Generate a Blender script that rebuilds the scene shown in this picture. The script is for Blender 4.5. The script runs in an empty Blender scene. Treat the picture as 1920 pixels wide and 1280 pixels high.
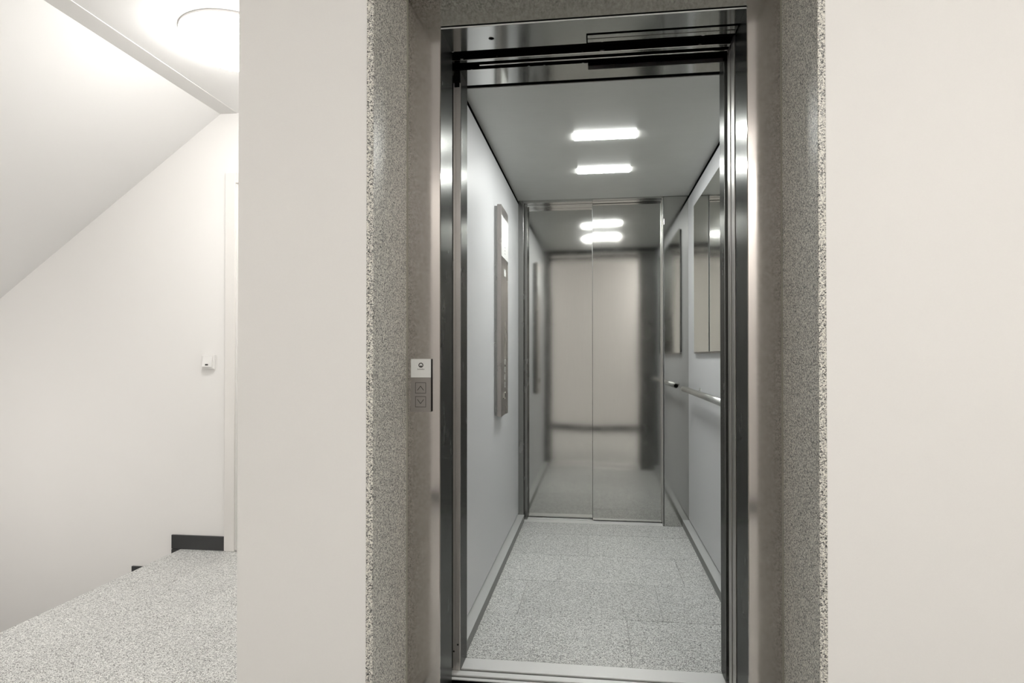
import bpy, bmesh, math, random
from mathutils import Vector, Matrix

S = bpy.context.scene
C = S.collection
random.seed(4)
PI = math.pi

# ------------------------------------------------------------------ camera, world, exposure
H = 1.097                                   # eye height above the finished floor
cd = bpy.data.cameras.new('camera')
cd.sensor_width = 36.0
cd.lens = 36.0 * 1200 / 1920
PITCH = math.radians(0.5)
cd.shift_y = (28 - 1200 * math.tan(PITCH)) / 1920
cd.clip_start = 0.02
cam = bpy.data.objects.new('camera', cd)
C.objects.link(cam)
cam.location = (0, 0, H)
cam.rotation_euler = (PI / 2 + PITCH, 0, math.radians(7.5))
S.camera = cam

w = bpy.data.worlds.new('world')
w.use_nodes = True
w.node_tree.nodes['Background'].inputs[0].default_value = (1, 0.98, 0.95, 1)
w.node_tree.nodes['Background'].inputs[1].default_value = 0.02
S.world = w

HALL_LAMP = 33.5                            # radiance of the glass bowl on the corridor ceiling
LANDING_FILL = 50.0  # added lamp behind the camera, brightens the landing
DIM_FILL = 18.0                             # weaker added lamp near the stair, evens out the landing light
STAIR_FILL = 24.0  # added lamp out of view, fills the stairwell
CABIN_LAMP = 97.0                           # radiance of the two strip lights in the cabin
S.view_settings.view_transform = 'Standard'
S.view_settings.look = 'None'
S.view_settings.gamma = 1
S.view_settings.use_curve_mapping = False
S.view_settings.exposure = 0.0

# ------------------------------------------------------------------ materials
def new_mat(name):
    m = bpy.data.materials.new(name)
    m.use_nodes = True
    nt = m.node_tree
    return m, nt, nt.nodes['Principled BSDF']

def N(nt, t, **kw):
    n = nt.nodes.new(t)
    for k, v in kw.items():
        setattr(n, k, v)
    return n

def world_pos(nt, scale=(1, 1, 1)):
    g = N(nt, 'ShaderNodeNewGeometry')
    mp = N(nt, 'ShaderNodeMapping')
    mp.inputs['Scale'].default_value = scale
    nt.links.new(g.outputs['Position'], mp.inputs['Vector'])
    return mp.outputs['Vector']

def plain(name, col, rough=0.5, metal=0.0, bump=0.0, bscale=400, spec=None):
    m, nt, b = new_mat(name)
    v = world_pos(nt)
    nz = N(nt, 'ShaderNodeTexNoise')
    nz.inputs['Scale'].default_value = bscale
    nz.inputs['Detail'].default_value = 3
    nt.links.new(v, nz.inputs['Vector'])
    mr = N(nt, 'ShaderNodeMapRange')
    mr.inputs['To Min'].default_value = 0.985
    mr.inputs['To Max'].default_value = 1.015
    nt.links.new(nz.outputs['Fac'], mr.inputs['Value'])
    mx = N(nt, 'ShaderNodeMix', data_type='RGBA', blend_type='MULTIPLY')
    mx.inputs[0].default_value = 1
    mx.inputs[6].default_value = (*col, 1)
    nt.links.new(mr.outputs[0], mx.inputs[7])
    nt.links.new(mx.outputs[2], b.inputs['Base Color'])
    b.inputs['Roughness'].default_value = rough
    b.inputs['Metallic'].default_value = metal
    if spec is not None:
        b.inputs['Specular IOR Level'].default_value = spec
    if bump:
        bp = N(nt, 'ShaderNodeBump')
        bp.inputs['Strength'].default_value = bump
        bp.inputs['Distance'].default_value = 0.001
        nt.links.new(nz.outputs['Fac'], bp.inputs['Height'])
        nt.links.new(bp.outputs[0], b.inputs['Normal'])
    return m

def brushed(name, col, rough, grain, aniso=0.5, wave=0.0, blot=0.05, metal=1.0, edge=1.0):
    """brushed sheet metal: grain = 'z' (upright), 'x' or 'y' is the direction of the scratches"""
    m, nt, b = new_mat(name)
    sc = {'z': (900, 900, 6), 'x': (6, 900, 900), 'y': (900, 6, 900)}[grain]
    nz = N(nt, 'ShaderNodeTexNoise')
    nz.inputs['Scale'].default_value = 1
    nz.inputs['Detail'].default_value = 4
    nt.links.new(world_pos(nt, sc), nz.inputs['Vector'])
    n2 = N(nt, 'ShaderNodeTexNoise')                    # soft handling marks
    n2.inputs['Scale'].default_value = 9
    n2.inputs['Detail'].default_value = 5
    nt.links.new(world_pos(nt, (1, 1, 0.45)), n2.inputs['Vector'])
    r1 = N(nt, 'ShaderNodeMapRange')
    r1.inputs['To Min'].default_value = 0.93
    r1.inputs['To Max'].default_value = 1.07
    nt.links.new(nz.outputs['Fac'], r1.inputs['Value'])
    mx = N(nt, 'ShaderNodeMix', data_type='RGBA', blend_type='MULTIPLY')
    mx.inputs[0].default_value = 1
    mx.inputs[6].default_value = (*col, 1)
    nt.links.new(r1.outputs[0], mx.inputs[7])
    nt.links.new(mx.outputs[2], b.inputs['Base Color'])
    r2 = N(nt, 'ShaderNodeMapRange')
    r2.inputs['From Min'].default_value = 0.3
    r2.inputs['From Max'].default_value = 0.7
    r2.inputs['To Min'].default_value = max(0.02, rough - blot)
    r2.inputs['To Max'].default_value = rough + blot
    nt.links.new(n2.outputs['Fac'], r2.inputs['Value'])
    nt.links.new(r2.outputs[0], b.inputs['Roughness'])
    b.inputs['Metallic'].default_value = metal
    b.inputs['Anisotropic'].default_value = aniso
    b.inputs['Specular Tint'].default_value = (edge, edge, edge, 1)
    # the broad axis of the highlight lies across the scratches, in the plane of the sheet
    g = N(nt, 'ShaderNodeNewGeometry')
    cr = N(nt, 'ShaderNodeVectorMath', operation='CROSS_PRODUCT')
    cr.inputs[1].default_value = {'z': (0, 0, 1), 'x': (1, 0, 0), 'y': (0, 1, 0)}[grain]
    nt.links.new(g.outputs['Normal'], cr.inputs[0])
    nt.links.new(cr.outputs[0], b.inputs['Tangent'])
    if wave:
        n3 = N(nt, 'ShaderNodeTexNoise')
        n3.inputs['Scale'].default_value = 2.6
        n3.inputs['Detail'].default_value = 1
        nt.links.new(world_pos(nt, (1, 1, 0.8)), n3.inputs['Vector'])
        bp = N(nt, 'ShaderNodeBump')
        bp.inputs['Strength'].default_value = wave
        bp.inputs['Distance'].default_value = 0.02
        nt.links.new(n3.outputs['Fac'], bp.inputs['Height'])
        nt.links.new(bp.outputs[0], b.inputs['Normal'])
    return m

def granite(name, cols, scale=260, rough=0.35, tint=0.0):
    m, nt, b = new_mat(name)
    v = world_pos(nt)
    nz = N(nt, 'ShaderNodeTexNoise')
    nz.inputs['Scale'].default_value = scale * 0.9
    nz.inputs['Detail'].default_value = 2
    nt.links.new(v, nz.inputs['Vector'])
    sub = N(nt, 'ShaderNodeVectorMath', operation='SUBTRACT')
    sub.inputs[1].default_value = (0.5, 0.5, 0.5)
    nt.links.new(nz.outputs['Color'], sub.inputs[0])
    sc = N(nt, 'ShaderNodeVectorMath', operation='SCALE')
    sc.inputs['Scale'].default_value = 0.004
    nt.links.new(sub.outputs[0], sc.inputs[0])
    add = N(nt, 'ShaderNodeVectorMath', operation='ADD')
    nt.links.new(v, add.inputs[0])
    nt.links.new(sc.outputs[0], add.inputs[1])
    vo = N(nt, 'ShaderNodeTexVoronoi')
    vo.inputs['Scale'].default_value = scale
    nt.links.new(add.outputs[0], vo.inputs['Vector'])
    sp = N(nt, 'ShaderNodeSeparateColor')
    nt.links.new(vo.outputs['Color'], sp.inputs[0])
    cr = N(nt, 'ShaderNodeValToRGB')
    cr.color_ramp.interpolation = 'CONSTANT'
    e = cr.color_ramp.elements
    e[0].position = 0
    e[0].color = (*cols[0][1], 1)
    e[1].position = cols[1][0]
    e[1].color = (*cols[1][1], 1)
    for p, c in cols[2:]:
        k = e.new(p)
        k.color = (*c, 1)
    nt.links.new(sp.outputs[0], cr.inputs[0])
    oi = N(nt, 'ShaderNodeObjectInfo')
    mr = N(nt, 'ShaderNodeMapRange')
    mr.inputs['To Min'].default_value = 1 - tint
    mr.inputs['To Max'].default_value = 1 + tint
    nt.links.new(oi.outputs['Random'], mr.inputs['Value'])
    mx = N(nt, 'ShaderNodeMix', data_type='RGBA', blend_type='MULTIPLY')
    mx.inputs[0].default_value = 1
    nt.links.new(cr.outputs[0], mx.inputs[6])
    nt.links.new(mr.outputs[0], mx.inputs[7])
    nt.links.new(mx.outputs[2], b.inputs['Base Color'])
    b.inputs['Roughness'].default_value = rough
    return m

def emit(name, col, strength):
    m, nt, b = new_mat(name)
    b.inputs['Base Color'].default_value = (0.8, 0.8, 0.8, 1)
    b.inputs['Emission Color'].default_value = (*col, 1)
    b.inputs['Emission Strength'].default_value = strength
    return m

def ribbed_alu(name):
    m, nt, b = new_mat(name)
    g = N(nt, 'ShaderNodeNewGeometry')
    wv = N(nt, 'ShaderNodeTexWave', wave_type='BANDS', bands_direction='Y')
    wv.inputs['Scale'].default_value = 55
    nt.links.new(g.outputs['Position'], wv.inputs['Vector'])
    bp = N(nt, 'ShaderNodeBump')
    bp.inputs['Strength'].default_value = 0.2
    bp.inputs['Distance'].default_value = 0.001
    nt.links.new(wv.outputs['Fac'], bp.inputs['Height'])
    nt.links.new(bp.outputs[0], b.inputs['Normal'])
    b.inputs['Base Color'].default_value = (0.90, 0.90, 0.89, 1)
    b.inputs['Metallic'].default_value = 0.45
    b.inputs['Roughness'].default_value = 0.42
    return m

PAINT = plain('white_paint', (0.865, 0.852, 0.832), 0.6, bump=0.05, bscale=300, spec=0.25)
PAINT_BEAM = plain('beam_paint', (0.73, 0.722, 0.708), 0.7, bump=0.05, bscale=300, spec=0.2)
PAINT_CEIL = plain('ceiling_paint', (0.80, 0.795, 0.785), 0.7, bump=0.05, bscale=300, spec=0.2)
LACQUER = plain('door_lacquer', (0.80, 0.78, 0.75), 0.4)
PLASTIC = plain('white_plastic', (0.84, 0.83, 0.81), 0.35)
WHITE_GLASS = plain('white_glass', (0.82, 0.83, 0.81), 0.25)
DARKSTONE = plain('dark_stone', (0.035, 0.036, 0.037), 0.4, bump=0.1)
BLACK = plain('black_void', (0.004, 0.004, 0.004), 1.0, spec=0.0)
DARKLINE = plain('dark_engraving', (0.02, 0.018, 0.017), 0.5)
LOGO = plain('logo_grey', (0.06, 0.06, 0.055), 0.5)
SEALANT = plain('sealant', (0.34, 0.33, 0.28), 0.6)
GROOVE = plain('groove_shade_dirt', (0.12, 0.12, 0.11), 0.6)  # dark tone stands for shade and dirt inside the sill grooves
GROUT = plain('grout', (0.36, 0.36, 0.35), 0.8)
FLOOR_G = granite('granite_floor', [(0, (0.05, 0.05, 0.05)), (0.10, (0.25, 0.255, 0.248)), (0.25, (0.50, 0.505, 0.49)),
                                    (0.49, (0.75, 0.755, 0.735)), (0.75, (0.88, 0.88, 0.86))], 380, 0.38, 0.05)
FRAME_G = granite('granite_surround', [(0, (0.04, 0.04, 0.038)), (0.11, (0.18, 0.175, 0.165)), (0.27, (0.42, 0.41, 0.385)),
                                       (0.49, (0.65, 0.63, 0.57)), (0.73, (0.82, 0.80, 0.73))], 400, 0.42, 0.02)
STEEL_Z = brushed('steel_upright', (0.29, 0.293, 0.283), 0.26, 'z', 0.0, blot=0.02, edge=0.34)  # darker base stands in for light lost between the reveals
STEEL_LEAF = brushed('steel_leaf', (0.52, 0.505, 0.48), 0.34, 'z', 0.0, blot=0.02, edge=0.7)
STEEL_POST = brushed('steel_post', (0.60, 0.575, 0.55), 0.42, 'z', 0.8, blot=0.03)
STEEL_X = brushed('steel_cross', (0.53, 0.53, 0.515), 0.09, 'x', 0.2, blot=0.02)
STEEL_FRAME = brushed('steel_frame', (0.52, 0.49, 0.47), 0.11, 'z', 0.0, blot=0.03)
STEEL_DOOR = brushed('steel_door', (0.55, 0.55, 0.53), 0.07, 'z', 0.3, wave=0.05, blot=0.01)
STEEL_TUBE = brushed('steel_tube', (0.55, 0.55, 0.53), 0.34, 'y', 0.4)
STEEL_PLATE = brushed('steel_plate', (0.38, 0.36, 0.345), 0.30, 'z', 0.5)
SKIRT_SHADED = plain('grey_skirting_shaded', (0.20, 0.205, 0.195), 0.45, 0.3)  # darker tone puts the shade on the rail's sides into colour
STEEL_DARK = brushed('steel_dark', (0.16, 0.16, 0.155), 0.3, 'x', 0.3)
CABIN_WALL = plain('cabin_laminate', (0.56, 0.566, 0.575), 0.45, bump=0.03, bscale=500)
CABIN_CEIL = brushed('cabin_ceiling', (0.56, 0.565, 0.54), 0.42, 'x', 0.2, metal=0.2)
ALU = plain('aluminium', (0.62, 0.63, 0.62), 0.42, 0.4)
SILL = ribbed_alu('ribbed_aluminium')
MIRROR = plain('mirror_glass', (0.82, 0.83, 0.80), 0.01, 1.0)
LAMP_HALL = emit('lamp_glass_hall', (1.0, 0.982, 0.958), HALL_LAMP)
FILL_LAND = emit('fill_glass_landing', (1.0, 0.965, 0.925), LANDING_FILL)
LAMP_CAB = emit('lamp_strip', (0.985, 1.0, 0.975), CABIN_LAMP)

# ------------------------------------------------------------------ helpers
def BM():
    return bmesh.new()

def box(bm, x0, x1, y0, y1, z0, z1, bev=0.0):
    r = bmesh.ops.create_cube(bm, size=1.0)
    M = Matrix.Translation(((x0 + x1) / 2, (y0 + y1) / 2, (z0 + z1) / 2)) @ \
        Matrix.Diagonal((x1 - x0, y1 - y0, z1 - z0, 1))
    bmesh.ops.transform(bm, matrix=M, verts=r['verts'])
    if bev:
        ed = set()
        for v in r['verts']:
            ed.update(v.link_edges)
        bmesh.ops.bevel(bm, geom=list(ed), offset=bev, segments=2, affect='EDGES', profile=0.5)
    return bm

def bx(x0, x1, y0, y1, z0, z1, bev=0.0):
    return box(BM(), x0, x1, y0, y1, z0, z1, bev)

def prism(bm, pts, axis, a0, a1):
    """extrude a closed outline of 2-D points along an axis"""
    def mk(p, a):
        return {'x': (a, p[0], p[1]), 'y': (p[0], a, p[1]), 'z': (p[0], p[1], a)}[axis]
    A = [bm.verts.new(mk(p, a0)) for p in pts]
    B = [bm.verts.new(mk(p, a1)) for p in pts]
    n = len(pts)
    bm.faces.new(A)
    bm.faces.new(B[::-1])
    for i in range(n):
        bm.faces.new((A[i], B[i], B[(i + 1) % n], A[(i + 1) % n]))
    bmesh.ops.recalc_face_normals(bm, faces=bm.faces)
    return bm

def cyl(bm, p0, p1, r, seg=24, r2=None):
    p0, p1 = Vector(p0), Vector(p1)
    d = p1 - p0
    q = bmesh.ops.create_cone(bm, cap_ends=True, segments=seg, radius1=r, radius2=r if r2 is None else r2, depth=d.length)
    M = Matrix.Translation((p0 + p1) / 2) @ d.to_track_quat('Z', 'Y').to_matrix().to_4x4()
    bmesh.ops.transform(bm, matrix=M, verts=q['verts'])
    return bm

def lathe(bm, prof, cx, cy, seg=64):
    rings = []
    for r, z in prof:
        if r < 1e-5:
            rings.append([bm.verts.new((cx, cy, z))])
        else:
            rings.append([bm.verts.new((cx + r * math.cos(2 * PI * i / seg), cy + r * math.sin(2 * PI * i / seg), z)) for i in range(seg)])
    for a, b in zip(rings, rings[1:]):
        for i in range(seg):
            j = (i + 1) % seg
            if len(a) == 1:
                bm.faces.new((a[0], b[i], b[j]))
            elif len(b) == 1:
                bm.faces.new((a[i], b[0], a[j]))
            else:
                bm.faces.new((a[i], b[i], b[j], a[j]))
    bmesh.ops.recalc_face_normals(bm, faces=bm.faces)
    return bm

def origin(o):
    """world place of an object's origin (parents here carry only a location)"""
    p = Vector((0, 0, 0))
    while o is not None:
        p += o.location
        o = o.parent
    return p

def obj(name, bm, mat, parent=None, smooth=False, label=None):
    xs = [v.co for v in bm.verts]
    lo = Vector((min(v.x for v in xs), min(v.y for v in xs), min(v.z for v in xs)))
    hi = Vector((max(v.x for v in xs), max(v.y for v in xs), max(v.z for v in xs)))
    base = Vector(((lo.x + hi.x) / 2, (lo.y + hi.y) / 2, lo.z))
    for v in bm.verts:
        v.co -= base
    me = bpy.data.meshes.new(name)
    bm.to_mesh(me)
    bm.free()
    me.materials.append(mat)
    if smooth:
        for p in me.polygons:
            p.use_smooth = True
    o = bpy.data.objects.new(name, me)
    C.objects.link(o)
    if parent is not None:
        o.parent = parent
        o.location = base - origin(parent)
    else:
        o.location = base
    if label:
        o['label'] = label
    return o

def tag(o, label, cat, group=None):
    o['label'] = label
    o['category'] = cat
    if group:
        o['group'] = group
    return o

def thing(name, label, cat, loc, group=None):
    o = bpy.data.objects.new(name, None)
    C.objects.link(o)
    o.location = loc
    o.empty_display_size = 0.05
    return tag(o, label, cat, group)

def struct(name, bm, mat, parent=None, label=None):
    o = obj(name, bm, mat, parent, label=label)
    if parent is None:
        o['kind'] = 'structure'
    return o

def tiles(parent, mat, rows, z0, z1, gap=0.0015, gapy=None):
    """rows: (y0, y1, x0, x1, first joint, tile length); every tile an object of its own"""
    for y0, y1, x0, x1, j, L in rows:
        a = x0
        cuts = []
        k = math.ceil((x0 - j) / L - 1e-6)
        while j + k * L < x1 - 1e-4:
            c = j + k * L
            if c > x0 + 1e-4:
                cuts.append(c)
            k += 1
        for b in cuts + [x1]:
            dz = random.uniform(-0.0004, 0.0)
            obj('tile', bx(a + gap, b - gap, y0 + (gapy or gap), y1 - (gapy or gap), z0, z1 + dz), mat, parent)
            a = b

# ------------------------------------------------------------------ landing: room shell
CEIL = 2.481
YF = 1.609            # face of the wall the lift door stands in
YB = 3.39             # far wall of the corridor
XC = -0.955           # corner of the lift wall and the corridor
XR = 1.75
XE = -2.35            # edge of the landing floor above the stair
YR = -0.9             # wall behind
XS = -4.6

fl = BM()
box(fl, XE + 0.02, XR, YR, YF, -0.20, -0.012)
box(fl, XE + 0.02, XC, YF, YB, -0.20, -0.012)
box(fl, -0.577, 0.526, YF, 1.93, -0.20, -0.012)
floor = struct('floor', fl, GROUT, label='granite tiled landing floor outside the lift')
rows = []
ry = YR
k = 0
while ry < YB - 0.01:
    y1 = min(ry + 0.4125, YB)
    if abs(y1 - YF) < 0.12:
        y1 = YF
    x1 = XR if y1 <= YF + 0.001 else XC
    rows.append((ry, y1, XE, x1, XE + 0.3 * (k % 2), 0.61))
    ry = y1
    k += 1
tiles(floor, FLOOR_G, rows, -0.03, 0.0, 0.0005)
tiles(floor, FLOOR_G, [(YF, 1.90, -0.575, 0.524, 0.125, 0.61)], -0.03, 0.0)

struct('wall_front_left', bx(XC, -0.596, YF, 1.92, 0, CEIL), PAINT)
struct('wall_front_right', bx(0.544, XR, YF, 1.92, 0, CEIL), PAINT)
struct('wall_front_top', bx(-0.596, 0.544, YF, 1.92, 2.225, CEIL), PAINT)
struct('wall_corridor', bx(XC, XC + 0.15, 1.92, YB, -0.02, CEIL), PAINT)
struct('wall_back', bx(XS, XC + 0.15, YB, YB + 0.15, -2.6, 2.9), PAINT)
struct('wall_rear', bx(XE - 0.12, XR + 0.12, YR - 0.12, YR, -0.02, CEIL), PAINT)
struct('wall_right', bx(XR, XR + 0.12, YR, YF + 0.3, -0.02, CEIL), PAINT)
struct('wall_left', bx(XE - 0.12, XE, YR, 1.9, -2.6, CEIL), PAINT)
struct('wall_stair_side', bx(XS, XE, 1.9, 2.0, -2.6, 2.9), PAINT)
struct('wall_stair_end', bx(XS - 0.12, XS, 1.9, YB + 0.15, -2.6, 2.9), PAINT)
cl = BM()
box(cl, -2.02, XR + 0.12, YR - 0.12, YF, CEIL, CEIL + 0.15)
box(cl, -2.02, XC + 0.15, YF, YB, CEIL, CEIL + 0.15)
box(cl, XE - 0.12, -2.02, YR - 0.12, 1.9, CEIL, CEIL + 0.15)
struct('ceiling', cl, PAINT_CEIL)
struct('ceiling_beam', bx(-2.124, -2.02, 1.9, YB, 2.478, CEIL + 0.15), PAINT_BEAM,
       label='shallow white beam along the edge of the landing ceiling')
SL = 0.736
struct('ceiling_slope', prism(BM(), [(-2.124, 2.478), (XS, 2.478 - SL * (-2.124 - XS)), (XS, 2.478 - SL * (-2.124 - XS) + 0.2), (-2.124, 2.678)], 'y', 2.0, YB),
       PAINT_CEIL, label='sloping white underside of the stair flight above')

# dark stone skirting
struct('baseboard_back', bx(-2.407, -2.082, YB - 0.012, YB, 0.0, 0.079, 0.0015), DARKSTONE, label='dark stone skirting beside the white door frame')
sk = struct('baseboard_stair', bx(-2.407, -2.352, YB - 0.012, YB, -0.26, -0.003, 0.0015), DARKSTONE, label='dark stone skirting stepping down the stair')
for i in range(1, 8):
    obj('skirting_tile', bx(-2.405 - 0.25 * i, -2.405 - 0.25 * (i - 1) - 0.002, YB - 0.012, YB, -0.186 * i - 0.0, -0.186 * i + 0.076, 0.0015), DARKSTONE, sk)
struct('baseboard_rear', bx(XE, XR, YR, YR + 0.012, 0.0, 0.08, 0.0015), DARKSTONE)
struct('baseboard_front_left', bx(XC, -0.598, YF - 0.012, YF, 0.0, 0.08, 0.0015), DARKSTONE)
struct('baseboard_front_right', bx(0.546, XR, YF - 0.012, YF, 0.0, 0.08, 0.0015), DARKSTONE)

# the flight of granite steps going down on the left
st = struct('stair_flight', prism(BM(), [(XE + 0.02, -0.03), (XE + 0.02, -0.5), (XS, -0.5 - SL * (XE - XS)), (XS, -0.3 - SL * (XE - XS)), (XE - 0.06, -0.30)], 'y', 2.0, YB),
            PAINT, label='granite steps going down from the landing edge')
for i in range(1, 9):
    obj('step', bx(XE - 0.25 * i - 0.02, XE - 0.25 * (i - 1), 2.0, YB - 0.013, -0.186 * i - 0.186, -0.186 * i, 0.002), FLOOR_G, st)
obj('nosing', bx(XE - 0.004, XE + 0.02, 2.0, YB - 0.013, -0.185, -0.031), FLOOR_G, st)

# white door at the end of the corridor
d1 = struct('door_1', bx(-2.012, -1.10, YB - 0.005, YB + 0.02, 0.006, 2.07), LACQUER, label='white door at the end of the corridor')
df = BM()
box(df, -2.08, -2.018, YB - 0.022, YB + 0.02, 0.0, 2.135, 0.003)
box(df, -1.095, -1.03, YB - 0.022, YB + 0.02, 0.0, 2.135, 0.003)
box(df, -2.018, -1.095, YB - 0.022, YB + 0.02, 2.075, 2.135, 0.003)
obj('door_frame', df, LACQUER, d1)
obj('door_stop', bx(-2.020, -2.010, YB - 0.012, YB + 0.01, 0.006, 2.075), PLASTIC, d1)
hd = BM()
cyl(hd, (-1.17, YB - 0.06, 1.05), (-1.17, YB, 1.05), 0.011, 14)
cyl(hd, (-1.17, YB - 0.055, 1.05), (-1.30, YB - 0.055, 1.05), 0.010, 14)
obj('door_handle', hd, STEEL_TUBE, d1, True)

# granite lining of the lift opening (slab edge 2 cm at the wall, then the reveal)
def gran(n, b):
    return struct(n, b, FRAME_G)
gran('trim_1', bx(-0.596, -0.577, YF - 0.002, 1.905, 0, 2.225, 0.002))['label'] = 'speckled granite reveal slab left of the lift door'
gran('trim_2', bx(0.5257, 0.544, YF - 0.002, 1.905, 0, 2.225, 0.002))['label'] = 'speckled granite reveal slab right of the lift door'
gran('trim_3', bx(-0.577, 0.5257, YF - 0.002, 1.905, 2.205, 2.225, 0.002))['label'] = 'speckled granite slab over the lift door'

# ------------------------------------------------------------------ landing door frame
JY = 1.903
fr = thing('lift_door_frame', 'brushed steel landing door frame set inside the granite reveal', 'door frame', (0, JY, 0))
jl = BM()
prism(jl, [(-0.572, JY), (-0.4726, JY), (-0.4706, JY + 0.002), (-0.4706, JY + 0.004), (-0.476, JY + 0.03), (-0.572, JY + 0.03)], 'z', 0.0, 2.2)
obj('jamb', jl, STEEL_FRAME, fr)
jr = BM()
prism(jr, [(0.521, JY), (0.432, JY), (0.430, JY + 0.002), (0.430, JY + 0.004), (0.436, JY + 0.03), (0.521, JY + 0.03)], 'z', 0.0, 2.2)
obj('jamb', jr, STEEL_FRAME, fr)
obj('jamb_return', bx(-0.476, -0.4706, JY + 0.004, 2.063, 0.0, 2.1), STEEL_Z, fr, label='polished inner face of the jamb, its dim reflections put into darker steel')
obj('jamb_return', bx(0.430, 0.4354, JY + 0.004, 1.983, 0.0, 2.1), STEEL_Z, fr)
hb = BM()
prism(hb, [(JY + 0.001, 2.102), (JY + 0.003, 2.1), (2.056, 2.1), (2.056, 2.106), (JY + 0.03, 2.106), (JY + 0.03, 2.2), (JY + 0.001, 2.2)], 'x', -0.4722, -0.030)
prism(hb, [(JY + 0.001, 2.102), (JY + 0.003, 2.1), (1.993, 2.1), (1.993, 2.106), (JY + 0.03, 2.106), (JY + 0.03, 2.2), (JY + 0.001, 2.2)], 'x', -0.030, 0.4318)
obj('header', hb, STEEL_X, fr)
obj('edge_strip', bx(-0.470, 0.4296, JY - 0.0005, JY + 0.003, 2.0975, 2.1003), ALU, fr, label='thin bright folded edge under the header')
obj('shadow_gap', bx(-0.470, 0.4296, JY - 0.0003, JY + 0.003, 2.1003, 2.1055), BLACK, fr)
sl = BM()
box(sl, -0.577, -0.5722, JY - 0.002, JY + 0.03, 0, 2.2)
box(sl, 0.5212, 0.5257, JY - 0.002, JY + 0.03, 0, 2.2)
obj('sealant_joint', sl, SEALANT, fr)
hole = BM()
cyl(hole, (-0.327, 1.985, 2.0995), (-0.327, 1.985, 2.103), 0.009, 20)
obj('screw_collar', hole, STEEL_PLATE, fr)
obj('screw_hole', cyl(BM(), (-0.327, 1.985, 2.0988), (-0.327, 1.985, 2.103), 0.0045, 16), BLACK, fr)

# landing door leaf parked in its pocket on the right
lf = tag(obj('landing_door_leaf', bx(0.4335, 0.50, 1.989, 2.072, 0.004, 2.118, 0.001), STEEL_Z),
         'steel landing door leaf slid back behind the right jamb', 'sliding door')

# landing sill
def sill(name, label, x0, x1, pts):
    o = tag(obj(name, prism(BM(), pts, 'x', x0, x1), SILL), label, 'door sill')
    ys = sorted({p[0] for p in pts if p[1] == -0.012})
    for a, b in zip(ys[::2], ys[1::2]):
        obj('groove_shade_fill', bx(x0 + 0.001, x1 - 0.001, a + 0.0002, b - 0.0002, -0.0118, -0.004), GROOVE, o, label='dark fill for shade and dirt in the running groove')
    return o
sill('landing_sill', 'grooved aluminium landing sill at the outer side of the gap', -0.47, 0.4295,
     [(1.905, -0.03), (1.905, 0), (1.995, 0), (1.995, -0.012), (2.012, -0.012), (2.012, 0), (2.04, 0), (2.04, -0.012), (2.057, -0.012), (2.057, 0), (2.105, 0), (2.105, -0.03)])
cs = sill('cabin_sill', 'two-grooved aluminium sill of the cabin in front of the granite floor', -0.5, 0.50,
     [(2.142, -0.06), (2.142, 0), (2.156, 0), (2.156, -0.012), (2.173, -0.012), (2.173, 0), (2.203, 0), (2.203, -0.012), (2.219, -0.012), (2.219, 0), (2.300, 0), (2.300, -0.06)])

obj('gap_shade_plate', bx(-0.5, 0.50, 2.139, 2.1418, -0.06, -0.003), BLACK, cs, label='black plate for the shade in the gap under the front lip')  # black plate stands in for the shade in the gap between sills

# ------------------------------------------------------------------ door gear seen in the slot over the sills
dg = thing('door_gear', 'black door track and rails in the slot above the lift door', 'door track', (0, 2.1, 2.1))
hs = BM()
box(hs, -0.56, 0.60, 1.96, 2.32, 2.165, 2.175)
box(hs, -0.56, 0.61, 2.33, 2.50, 2.142, 2.15)
box(hs, -0.57, -0.56, 1.96, 2.32, 2.107, 2.175)
box(hs, 0.60, 0.61, 1.96, 2.32, 2.107, 2.175)
struct('ceiling_shaft', hs, BLACK)
obj('track_plate', bx(-0.55, 0.59, 2.072, 2.128, 2.128, 2.165), BLACK, dg)
obj('track_plate', bx(-0.55, 0.59, 2.146, 2.168, 2.120, 2.165), BLACK, dg)
ch = BM()
prism(ch, [(2.014, 2.104), (2.034, 2.104), (2.034, 2.108), (2.040, 2.108), (2.040, 2.104), (2.060, 2.104), (2.060, 2.1055), (2.041, 2.1055), (2.041, 2.1095), (2.033, 2.1095), (2.033, 2.1055), (2.014, 2.1055)], 'x', -0.026, 0.43)
obj('channel_rail', ch, STEEL_X, fr, label='grooved bright rail over the right half of the opening')
obj('guide_rail', bx(-0.485, 0.43, 2.124, 2.143, 2.102, 2.108, 0.001), STEEL_X, dg)
obj('guide_rail', bx(-0.40, 0.43, 2.169, 2.176, 2.103, 2.107, 0.001), STEEL_X, dg)
for x, y, r in ((-0.46, 2.085, .005), (-0.48, 2.105, .006), (-0.40, 2.098, .005), (-0.36, 2.094, .004), (-0.185, 2.093, .005), (-0.045, 2.092, .005), (0.02, 2.093, .010), (0.34, 2.095, .009)):
    obj('screw_head', cyl(BM(), (x, y, 2.1245), (x, y, 2.13), r, 16), ALU, dg)
for x, y in ((-0.44, 2.155), (-0.335, 2.153), (-0.235, 2.156), (-0.18, 2.154), (-0.045, 2.154)):
    obj('bracket_screw', cyl(BM(), (x, y, 2.1165), (x, y, 2.122), 0.004, 12), ALU, dg)

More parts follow.
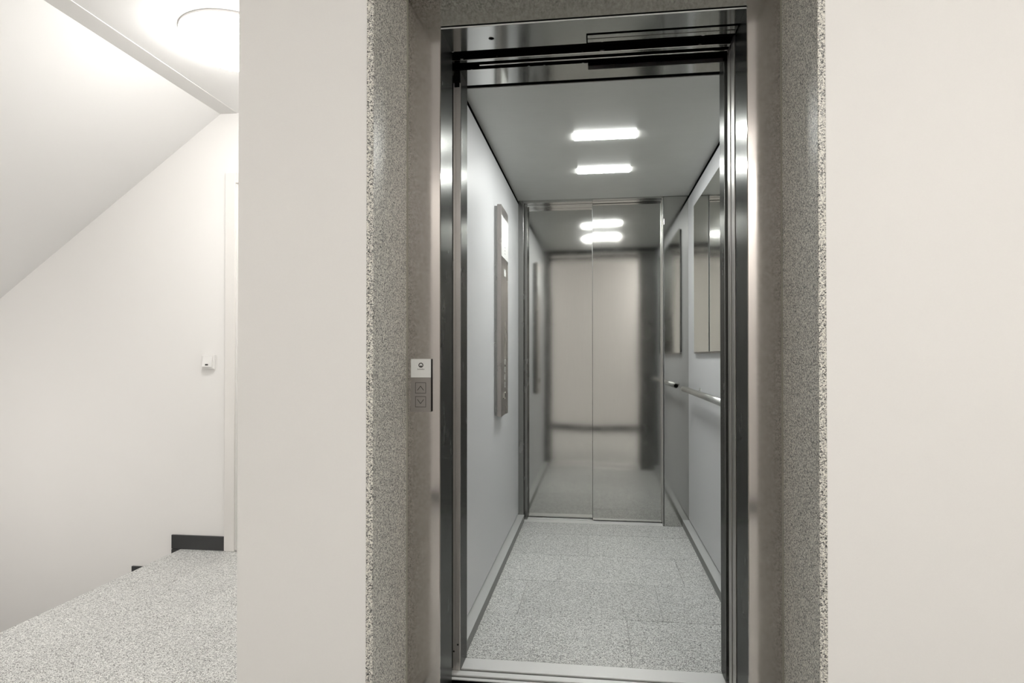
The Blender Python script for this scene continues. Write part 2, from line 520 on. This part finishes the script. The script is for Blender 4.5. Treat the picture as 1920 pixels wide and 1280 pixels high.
# ------------------------------------------------------------------ cabin: shell
XL, XRR = -0.516, 0.590
Y0, Y1 = 2.315, 4.24
CC = 2.137
cf = struct('floor_cabin', bx(-0.54, 0.615, 2.301, Y1 + 0.02, -0.06, -0.005), GROUT, label='granite tiled cabin floor')
R = [(2.301, 2.715, 0.125), (2.715, 3.135, -0.335), (3.135, 3.553, -0.193), (3.553, 3.97, -0.05), (3.97, Y1, 0.106)]
tiles(cf, FLOOR_G, [(a, b, -0.49, 0.565, j, 0.61) for a, b, j in R], -0.005, 0.0, 0.0009, 0.0012)
wl = struct('wall_cabin_left', bx(XL - 0.02, XL, Y0 - 0.015, Y1, 0.052, 2.115, 0.001), CABIN_WALL, label='pale grey laminate left wall of the cabin')
obj('shadow_joint', bx(XL - 0.03, XL - 0.002, Y0, Y1, 2.1152, CC), BLACK, wl)
wr = struct('wall_cabin_right', bx(XRR, XRR + 0.02, Y0 - 0.015, Y1, 0.052, 2.115, 0.001), CABIN_WALL, label='pale grey laminate right wall of the cabin')
obj('shadow_joint', bx(XRR + 0.002, XRR + 0.03, Y0, Y1, 2.1152, CC), BLACK, wr)
struct('ceiling_cabin', bx(-0.56, 0.63, 2.437, Y1 + 0.01, CC, CC + 0.003), CABIN_CEIL, label='grey metal cabin ceiling')
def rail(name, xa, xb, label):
    o = struct(name, bx(min(xa, xb), max(xa, xb), Y0 - 0.012, Y1 - 0.001, 0.0, 0.0435), SKIRT_SHADED, label=label)
    obj('rail_top_lit', bx(min(xa, xb), max(xa, xb), Y0 - 0.012, Y1 - 0.001, 0.0435, 0.045, 0.0005), ALU, o, label='matt top of the rail, lit tone put into a lighter colour')  # light from above put into the lighter top of the rail
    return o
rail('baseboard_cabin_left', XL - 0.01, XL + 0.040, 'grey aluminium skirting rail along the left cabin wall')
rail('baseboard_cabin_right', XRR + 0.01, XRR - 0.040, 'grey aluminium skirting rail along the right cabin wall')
sj = BM()
box(sj, XL - 0.015, XL - 0.004, Y0 - 0.01, Y1, 0.044, 0.054)
obj('shadow_joint', sj, BLACK, wl)
obj('shadow_joint', bx(XRR + 0.004, XRR + 0.015, Y0 - 0.01, Y1, 0.044, 0.054), BLACK, wr)

# front portal of the cabin
cfm = thing('cabin_door_frame', 'polished steel portal of the cabin behind the landing door frame', 'door frame', (0, 2.25, 0))
pl = BM()
prism(pl, [(-0.4985, 2.205), (-0.4905, 2.205), (-0.4895, 2.208), (-0.4885, 2.205), (-0.4735, 2.205), (-0.4715, 2.208), (-0.4715, Y0), (-0.54, Y0), (-0.54, 2.215), (-0.4985, 2.215)], 'z', 0.001, 2.1)
obj('post', pl, STEEL_Z, cfm)
obj('strike_plate', prism(BM(), [(-0.4985, 2.2025), (-0.4902, 2.2025), (-0.4892, 2.204), (-0.4882, 2.2025), (-0.4745, 2.2025), (-0.4725, 2.2049), (-0.4985, 2.2049)], 'z', 0.001, 2.06), STEEL_POST, cfm, label='brownish two-strip striking edge')
obj('post', bx(0.430, 0.61, 2.235, Y0, 0.001, 2.1, 0.001), STEEL_Z, cfm)
hh = BM()
prism(hh, [(2.197, 2.101), (Y0 + 0.008, 2.101), (Y0 + 0.008, 2.15), (2.197, 2.15)], 'x', -0.53, -0.027)
prism(hh, [(2.250, 2.101), (Y0 + 0.008, 2.101), (Y0 + 0.008, 2.15), (2.250, 2.15)], 'x', -0.027, 0.60)
obj('header', hh, STEEL_X, cfm)
obj('slot_edge', bx(-0.027, 0.43, 2.247, 2.2498, 2.101, 2.114), STEEL_POST, cfm, label='brownish folded edge of the track slot')
obj('corner_bracket', bx(-0.494, -0.4765, 2.2005, 2.2049, 2.045, 2.1), BLACK, cfm)
for zz, x in ((0.066, -0.495), (0.09, -0.481)):
    obj('screw', cyl(BM(), (x, 2.2012, zz), (x, 2.2045, zz), 0.0032, 12), DARKLINE, cfm)

# two cabin door leaves parked on the right
tag(obj('cabin_door_leaf', bx(0.4335, 0.60, 2.157, 2.197, 0.004, 2.115, 0.001), STEEL_LEAF), 'inner steel cabin door leaf slid back beside the right post', 'sliding door')
tag(obj('cabin_door_leaf', bx(0.4335, 0.60, 2.094, 2.139, 0.004, 2.115, 0.001), STEEL_LEAF), 'outer steel cabin door leaf slid back next to the landing door leaf', 'sliding door')

# rear portal
rfm = thing('rear_door_frame', 'steel portal around the closed doors at the far end of the cabin', 'door frame', (0, Y1, 0))
obj('post', bx(-0.54, -0.481, Y1, 4.30, 0.0, CC, 0.0015), STEEL_Z, rfm)
obj('edge_strip', bx(-0.481, -0.462, 4.292, 4.358, 0.0, CC, 0.001), STEEL_Z, rfm)
obj('return_panel', bx(0.436, 0.615, Y1, 4.26, 0.0, CC - 0.004, 0.001), STEEL_DOOR, rfm, label='wide steel return panel right of the rear doors')
obj('edge_strip', bx(0.428, 0.436, Y1 - 0.001, 4.314, 0.0, CC - 0.004, 0.002), STEEL_TUBE, rfm, label='bright rounded edge strip of the return panel')
hd2 = BM()
box(hd2, -0.481, -0.024, Y1, 4.295, 2.119, 2.16, 0.001)
box(hd2, -0.481, -0.024, 4.299, 4.36, 2.107, 2.16, 0.001)
box(hd2, -0.024, 0.428, Y1, 4.268, 2.127, 2.16, 0.001)
box(hd2, -0.024, 0.428, 4.271, 4.308, 2.119, 2.16, 0.001)
obj('header', hd2, STEEL_X, rfm)
struct('wall_shaft_rear', bx(-0.54, 0.615, 4.40, 4.42, -0.06, 2.2), BLACK)
tag(obj('rear_door_leaf', bx(-0.50, -0.012, 4.362, 4.39, 0.006, 2.12, 0.001), STEEL_DOOR), 'left leaf of the closed steel doors at the cabin rear', 'sliding door')
rl = tag(obj('rear_door_leaf', bx(-0.024, 0.45, 4.318, 4.348, 0.006, 2.135, 0.001), STEEL_DOOR), 'right leaf of the closed steel doors at the cabin rear, overlapping the other leaf', 'sliding door')
obj('edge_seal', bx(-0.0262, -0.0238, 4.317, 4.349, 0.006, 2.119), STEEL_DARK, rl, label='thin dark edge seal')
rs = BM()
prism(rs, [(Y1, -0.03), (Y1, 0.0), (4.312, 0.0), (4.312, -0.01), (4.322, -0.01), (4.322, 0), (4.355, 0), (4.355, -0.01), (4.365, -0.01), (4.365, 0), (4.398, 0), (4.398, -0.03)], 'x', -0.4805, 0.4275)
tag(obj('rear_sill', rs, SILL), 'bright aluminium sill under the closed rear doors', 'door sill')

# ------------------------------------------------------------------ cabin fittings
def strip(y, label):
    t = thing('strip_light', label, 'ceiling light', (0.04, y, CC - 0.0045), 'strip lights in the cabin ceiling')
    b = BM()
    x0, x1, d = -0.100, 0.184, 0.047
    V = [bm_v for bm_v in (b.verts.new(p) for p in (
        (x0 - 0.004, y - d, CC), (x1 + 0.004, y - d, CC), (x1 + 0.004, y + d, CC), (x0 - 0.004, y + d, CC),
        (x0, y - d + 0.004, CC - 0.0045), (x1, y - d + 0.004, CC - 0.0045), (x1, y + d - 0.004, CC - 0.0045), (x0, y + d - 0.004, CC - 0.0045)))]
    for f in ((0, 1, 2, 3), (4, 7, 6, 5), (0, 4, 5, 1), (1, 5, 6, 2), (2, 6, 7, 3), (3, 7, 4, 0)):
        b.faces.new([V[i] for i in f])
    bmesh.ops.recalc_face_normals(b, faces=b.faces)
    obj('diffuser', b, LAMP_CAB, t)
    return t
strip(3.035, 'glowing white strip light in the cabin ceiling, nearer the open door')
strip(3.60, 'glowing white strip light in the cabin ceiling, nearer the closed rear doors')

# control panel on the left wall
PY0, PY1 = 3.226, 3.478
cp = thing('control_panel', 'tall slim steel control panel with white display on the left cabin wall', 'control panel', (XL, (PY0 + PY1) / 2, 0.789))
obj('mounting_plate', bx(XL, XL + 0.014, PY0 + 0.004, PY1 - 0.004, 0.795, 1.868, 0.001), STEEL_Z, cp)
obj('face_plate', bx(XL + 0.014, XL + 0.036, PY0, PY1, 0.789, 1.875, 0.0015), STEEL_PLATE, cp)
FX = XL + 0.036
obj('display', bx(FX - 0.001, FX + 0.0012, PY0 + 0.006, PY1 - 0.004, 1.612, 1.823), WHITE_GLASS, cp, label='white glossy display panel')
dm = BM()
for dz in (0.0, 0.017, 0.034):
    box(dm, FX + 0.0010, FX + 0.0016, 3.345, 3.362, 1.637 + dz, 1.641 + dz)
obj('display_mark', dm, LOGO, cp)
obj('indicator', bx(FX - 0.001, FX + 0.0025, 3.325, 3.375, 1.518, 1.556, 0.001), WHITE_GLASS, cp, label='small white square indicator')
for i in range(4):
    z = 1.068 - i * 0.040
    fm = BM()
    y0, y1, h, tk = 3.335, 3.375, 0.014, 0.003
    box(fm, FX - 0.001, FX + 0.0018, y0, y1, z + h - tk, z + h)
    box(fm, FX - 0.001, FX + 0.0018, y0, y1, z - h, z - h + tk)
    box(fm, FX - 0.001, FX + 0.0018, y0, y0 + tk * 1.6, z - h, z + h)
    box(fm, FX - 0.001, FX + 0.0018, y1 - tk * 1.6, y1, z - h, z + h)
    bt = obj('floor_button', bx(FX - 0.001, FX + 0.001, y0 + 0.005, y1 - 0.005, z - h + 0.003, z + h - 0.003), STEEL_PLATE, cp)
    obj('button_rim', fm, ALU, bt)
ks = BM()
z, h, y0, y1 = 0.893, 0.018, 3.305, 3.372
box(ks, FX - 0.001, FX + 0.006, y0, y0 + 0.010, z - h, z + h)
box(ks, FX - 0.001, FX + 0.004, y1 - 0.006, y1, z - h * 0.5, z + h)
box(ks, FX - 0.001, FX + 0.004, y0, y1, z + h - 0.005, z + h)
box(ks, FX - 0.001, FX + 0.004, y0, y1 - 0.03, z - h, z - h + 0.005)
kb = obj('alarm_button', ks, MIRROR, cp, label='bright chrome framed alarm button')
obj('button_cap', bx(FX - 0.001, FX + 0.002, y0 + 0.03, y1 - 0.010, z - h * 0.6, z + h * 0.5), DARKLINE, kb)

# mirror and handrail on the right wall
mr = thing('wall_mirror', 'frameless upright mirror on the right cabin wall above the handrail', 'mirror', (XRR, 3.3, 1.122))
obj('backing_board', bx(XRR - 0.010, XRR, 2.70, 3.905, 1.128, 1.985), BLACK, mr)
obj('mirror_glass', bx(XRR - 0.014, XRR - 0.010, 2.69, 3.912, 1.122, 1.992, 0.001), MIRROR, mr)
obj('bottom_edge', bx(XRR - 0.0145, XRR - 0.002, 2.69, 3.912, 1.114, 1.122), STEEL_PLATE, mr, label='grey metal bottom edge strip')

HX, HZ, HR = 0.533, 0.899, 0.0168
hr = thing('handrail', 'round brushed steel handrail on the right cabin wall below the mirror', 'handrail', (HX, 3.3, HZ))
tb = BM()
cyl(tb, (HX, 2.56, HZ), (HX, 4.045, HZ), HR, 32)
obj('rail_tube', tb, STEEL_TUBE, hr, True)
for y0, y1 in ((2.552, 2.56), (4.045, 4.053)):
    obj('end_cap', cyl(BM(), (HX, y0, HZ), (HX, y1, HZ), HR * (0.92 if y0 < 3 else 1), 32, HR * (1 if y0 < 3 else 0.92)), STEEL_TUBE, hr, True)
for y in (2.84, 3.77):
    b = obj('bracket', cyl(BM(), (HX + 0.012, y, HZ - 0.004), (XRR - 0.003, y, HZ - 0.004), 0.007, 16), STEEL_TUBE, hr, True)
    obj('rosette', cyl(BM(), (XRR - 0.004, y, HZ - 0.004), (XRR, y, HZ - 0.004), 0.022, 28), STEEL_TUBE, b)
for o in bpy.data.objects:
    if o.type == 'MESH' and o.name.split('.')[0] in ('rail_tube', 'end_cap', 'bracket', 'door_handle'):
        for p in o.data.polygons:
            p.use_smooth = len(p.vertices) <= 4

# ------------------------------------------------------------------ landing fittings
# call panel on the left jamb
def text_mesh(body, size, mat, parent, name, cx, y, cz):
    cu = bpy.data.curves.new(name, 'FONT')
    cu.body = body
    cu.size = size
    cu.align_x = 'CENTER'
    cu.align_y = 'CENTER'
    cu.extrude = 0.0001
    cu.resolution_u = 3
    tmp = bpy.data.objects.new(name, cu)
    C.objects.link(tmp)
    bpy.context.view_layer.update()
    me = bpy.data.meshes.new_from_object(tmp.evaluated_get(bpy.context.evaluated_depsgraph_get()))
    bpy.data.objects.remove(tmp)
    me.name = name
    me.transform(Matrix.Rotation(PI / 2, 4, 'X'))
    me.materials.clear()
    me.materials.append(mat)
    o = bpy.data.objects.new(name, me)
    C.objects.link(o)
    o.parent = parent
    o.location = Vector((cx, y, cz)) - origin(parent)
    return o

cx = -0.5285
PYF = JY - 0.013
lp = thing('call_panel', 'small steel call panel with two arrow buttons on the left door jamb', 'call panel', (cx, JY, 0.929))
obj('housing', bx(-0.559, -0.497, PYF + 0.002, JY, 0.929, 1.0895, 0.0008), STEEL_DARK, lp)
obj('face_plate', bx(-0.559, -0.497, PYF, PYF + 0.003, 0.929, 1.033, 0.0005), STEEL_PLATE, lp)
wp = obj('name_plate', bx(-0.559, -0.497, PYF - 0.0004, PYF + 0.003, 1.0332, 1.0895, 0.0005), WHITE_GLASS, lp, label='white name plate with ring logo')
# ring logo with a small notch-shaped peak in its centre
lg = BM()
n = 48
yy0, yy1 = PYF - 0.0007, PYF - 0.0003
def ring(bm, cx, cz, ro, ri, y0, y1, n=48):
    q = []
    for i in range(n):
        a = 2 * PI * i / n
        q.append([bm.verts.new((cx + r * math.cos(a), y, cz + r * math.sin(a))) for r, y in ((ro, y0), (ri, y0), (ro, y1), (ri, y1))])
    for i in range(n):
        A, B = q[i], q[(i + 1) % n]
        for f in ((0, 1), (2, 3), (0, 2), (1, 3)):
            bm.faces.new((A[f[0]], A[f[1]], B[f[1]], B[f[0]]))
    bmesh.ops.recalc_face_normals(bm, faces=bm.faces)
LCX, LCZ = -0.5275, 1.0705
ring(lg, LCX, LCZ, 0.0076, 0.0047, yy0, yy1)
prism(lg, [(LCX - 0.0040, LCZ - 0.0046), (LCX + 0.0040, LCZ - 0.0046), (LCX + 0.0028, LCZ - 0.0020), (LCX + 0.0010, LCZ - 0.0016), (LCX, LCZ + 0.0010), (LCX - 0.0010, LCZ - 0.0016), (LCX - 0.0028, LCZ - 0.0020)], 'y', yy0, yy1)
obj('logo', lg, LOGO, wp)
text_mesh('Schindler', 0.0062, LOGO, wp, 'lettering', LCX, PYF - 0.0006, 1.0582)
for cz, s in ((1.0015, 1), (0.9595, -1)):
    h = 0.0152
    bt = obj('arrow_button', bx(cx - h, cx + h, PYF - 0.0004, PYF + 0.002, cz - h, cz + h, 0.0003), STEEL_PLATE, lp)
    rm = BM()
    t = 0.0013
    for a in ((-h - t, -h, -h - t, h + t), (h, h + t, -h - t, h + t)):
        box(rm, cx + a[0], cx + a[1], PYF - 0.0003, PYF + 0.001, cz + a[2], cz + a[3])
    for a in ((-h - t, -h), (h, h + t)):
        box(rm, cx - h - t, cx + h + t, PYF - 0.0003, PYF + 0.001, cz + a[0], cz + a[1])
    obj('button_joint', rm, DARKLINE, bt)
    ar = BM()
    a, b2, tk = 0.0104, 0.0068, 0.0013
    P = [(-a, -b2), (0, b2), (a, -b2), (a - tk, -b2 - tk * .7), (0, b2 - 2 * tk), (-a + tk, -b2 - tk * .7)]
    prism(ar, [(cx + x, cz + s * z) for x, z in P], 'y', PYF - 0.0008, PYF - 0.0002)
    obj('arrow', ar, DARKLINE, bt)

# light switch on the far wall
sx0, sx1, sz0, sz1 = -2.223, -2.147, 1.025, 1.104
sw = thing('light_switch', 'white square light switch on the far wall beside the door frame', 'light switch', ((sx0 + sx1) / 2, YB, sz0))
obj('frame', bx(sx0, sx1, YB - 0.014, YB, sz0, sz1, 0.002), PLASTIC, sw)
rk = BM()
prism(rk, [(YB - 0.013, sz0 + 0.012), (YB - 0.026, sz0 + 0.013), (YB - 0.017, sz1 - 0.010), (YB - 0.013, sz1 - 0.009)], 'x', sx0 + 0.010, sx1 - 0.010)
rk = obj('rocker', rk, PLASTIC, sw)
obj('lens', bx(sx0 + 0.028, sx0 + 0.045, YB - 0.0262, YB - 0.022, sz0 + 0.021, sz0 + 0.029), DARKLINE, rk, label='small dark indicator window')

# glass bowl lamps: one on the corridor ceiling, two added as unseen fill
def bowl_lamp(x, y, mat, label):
    t = thing('ceiling_lamp', label, 'ceiling lamp', (x, y, CEIL - 0.125))
    R = 0.219
    obj('base_ring', lathe(BM(), [(0, CEIL - 0.0005), (R, CEIL - 0.0005), (R, CEIL - 0.010), (R - 0.004, CEIL - 0.012), (0, CEIL - 0.012)], x, y), PLASTIC, t)
    prof = []
    for i in range(15):
        a = PI / 2 * i / 14
        prof.append((max(0.0, (R - 0.004) * math.cos(a)) if i < 14 else 0.0, CEIL - 0.013 - 0.108 * math.sin(a)))
    obj('glass_bowl', lathe(BM(), [(0, CEIL - 0.0125)] + prof, x, y), mat, t, True)
    return t
bowl_lamp(-1.547, 2.575, LAMP_HALL, 'glowing white glass bowl lamp on the corridor ceiling')
bowl_lamp(1.30, -0.40, FILL_LAND, 'added white glass bowl lamp, unseen fill for the landing close to the blank side wall')
bowl_lamp(-1.46, -0.40, emit('fill_glass_dim', (1.0, 0.965, 0.925), DIM_FILL), 'added weaker glass bowl lamp, unseen fill for the landing close to the stair')

# added bulkhead lamp on the stair wall, out of view, fills the stairwell
FILL_STAIR = emit('fill_glass_stair', (1.0, 0.965, 0.93), STAIR_FILL)
wlp = thing('wall_fill_lamp', 'added round glass lamp, unseen fill on the stair wall below the sloping soffit', 'fill lamp', (-3.35, 2.0, 0.35))
obj('base_ring', cyl(BM(), (-3.35, 2.0, 0.5), (-3.35, 2.012, 0.5), 0.155, 48), PLASTIC, wlp)
gb = lathe(BM(), [(0, 0.0125)] + [(0.15 * math.cos(PI / 2 * i / 12) if i < 12 else 0.0, 0.0125 + 0.08 * math.sin(PI / 2 * i / 12)) for i in range(13)], 0, 0, 48)
bmesh.ops.transform(gb, matrix=Matrix.Translation((-3.35, 2.0, 0.5)) @ Matrix.Rotation(-PI / 2, 4, 'X'), verts=gb.verts)
obj('glass_bowl', gb, FILL_STAIR, wlp, True)
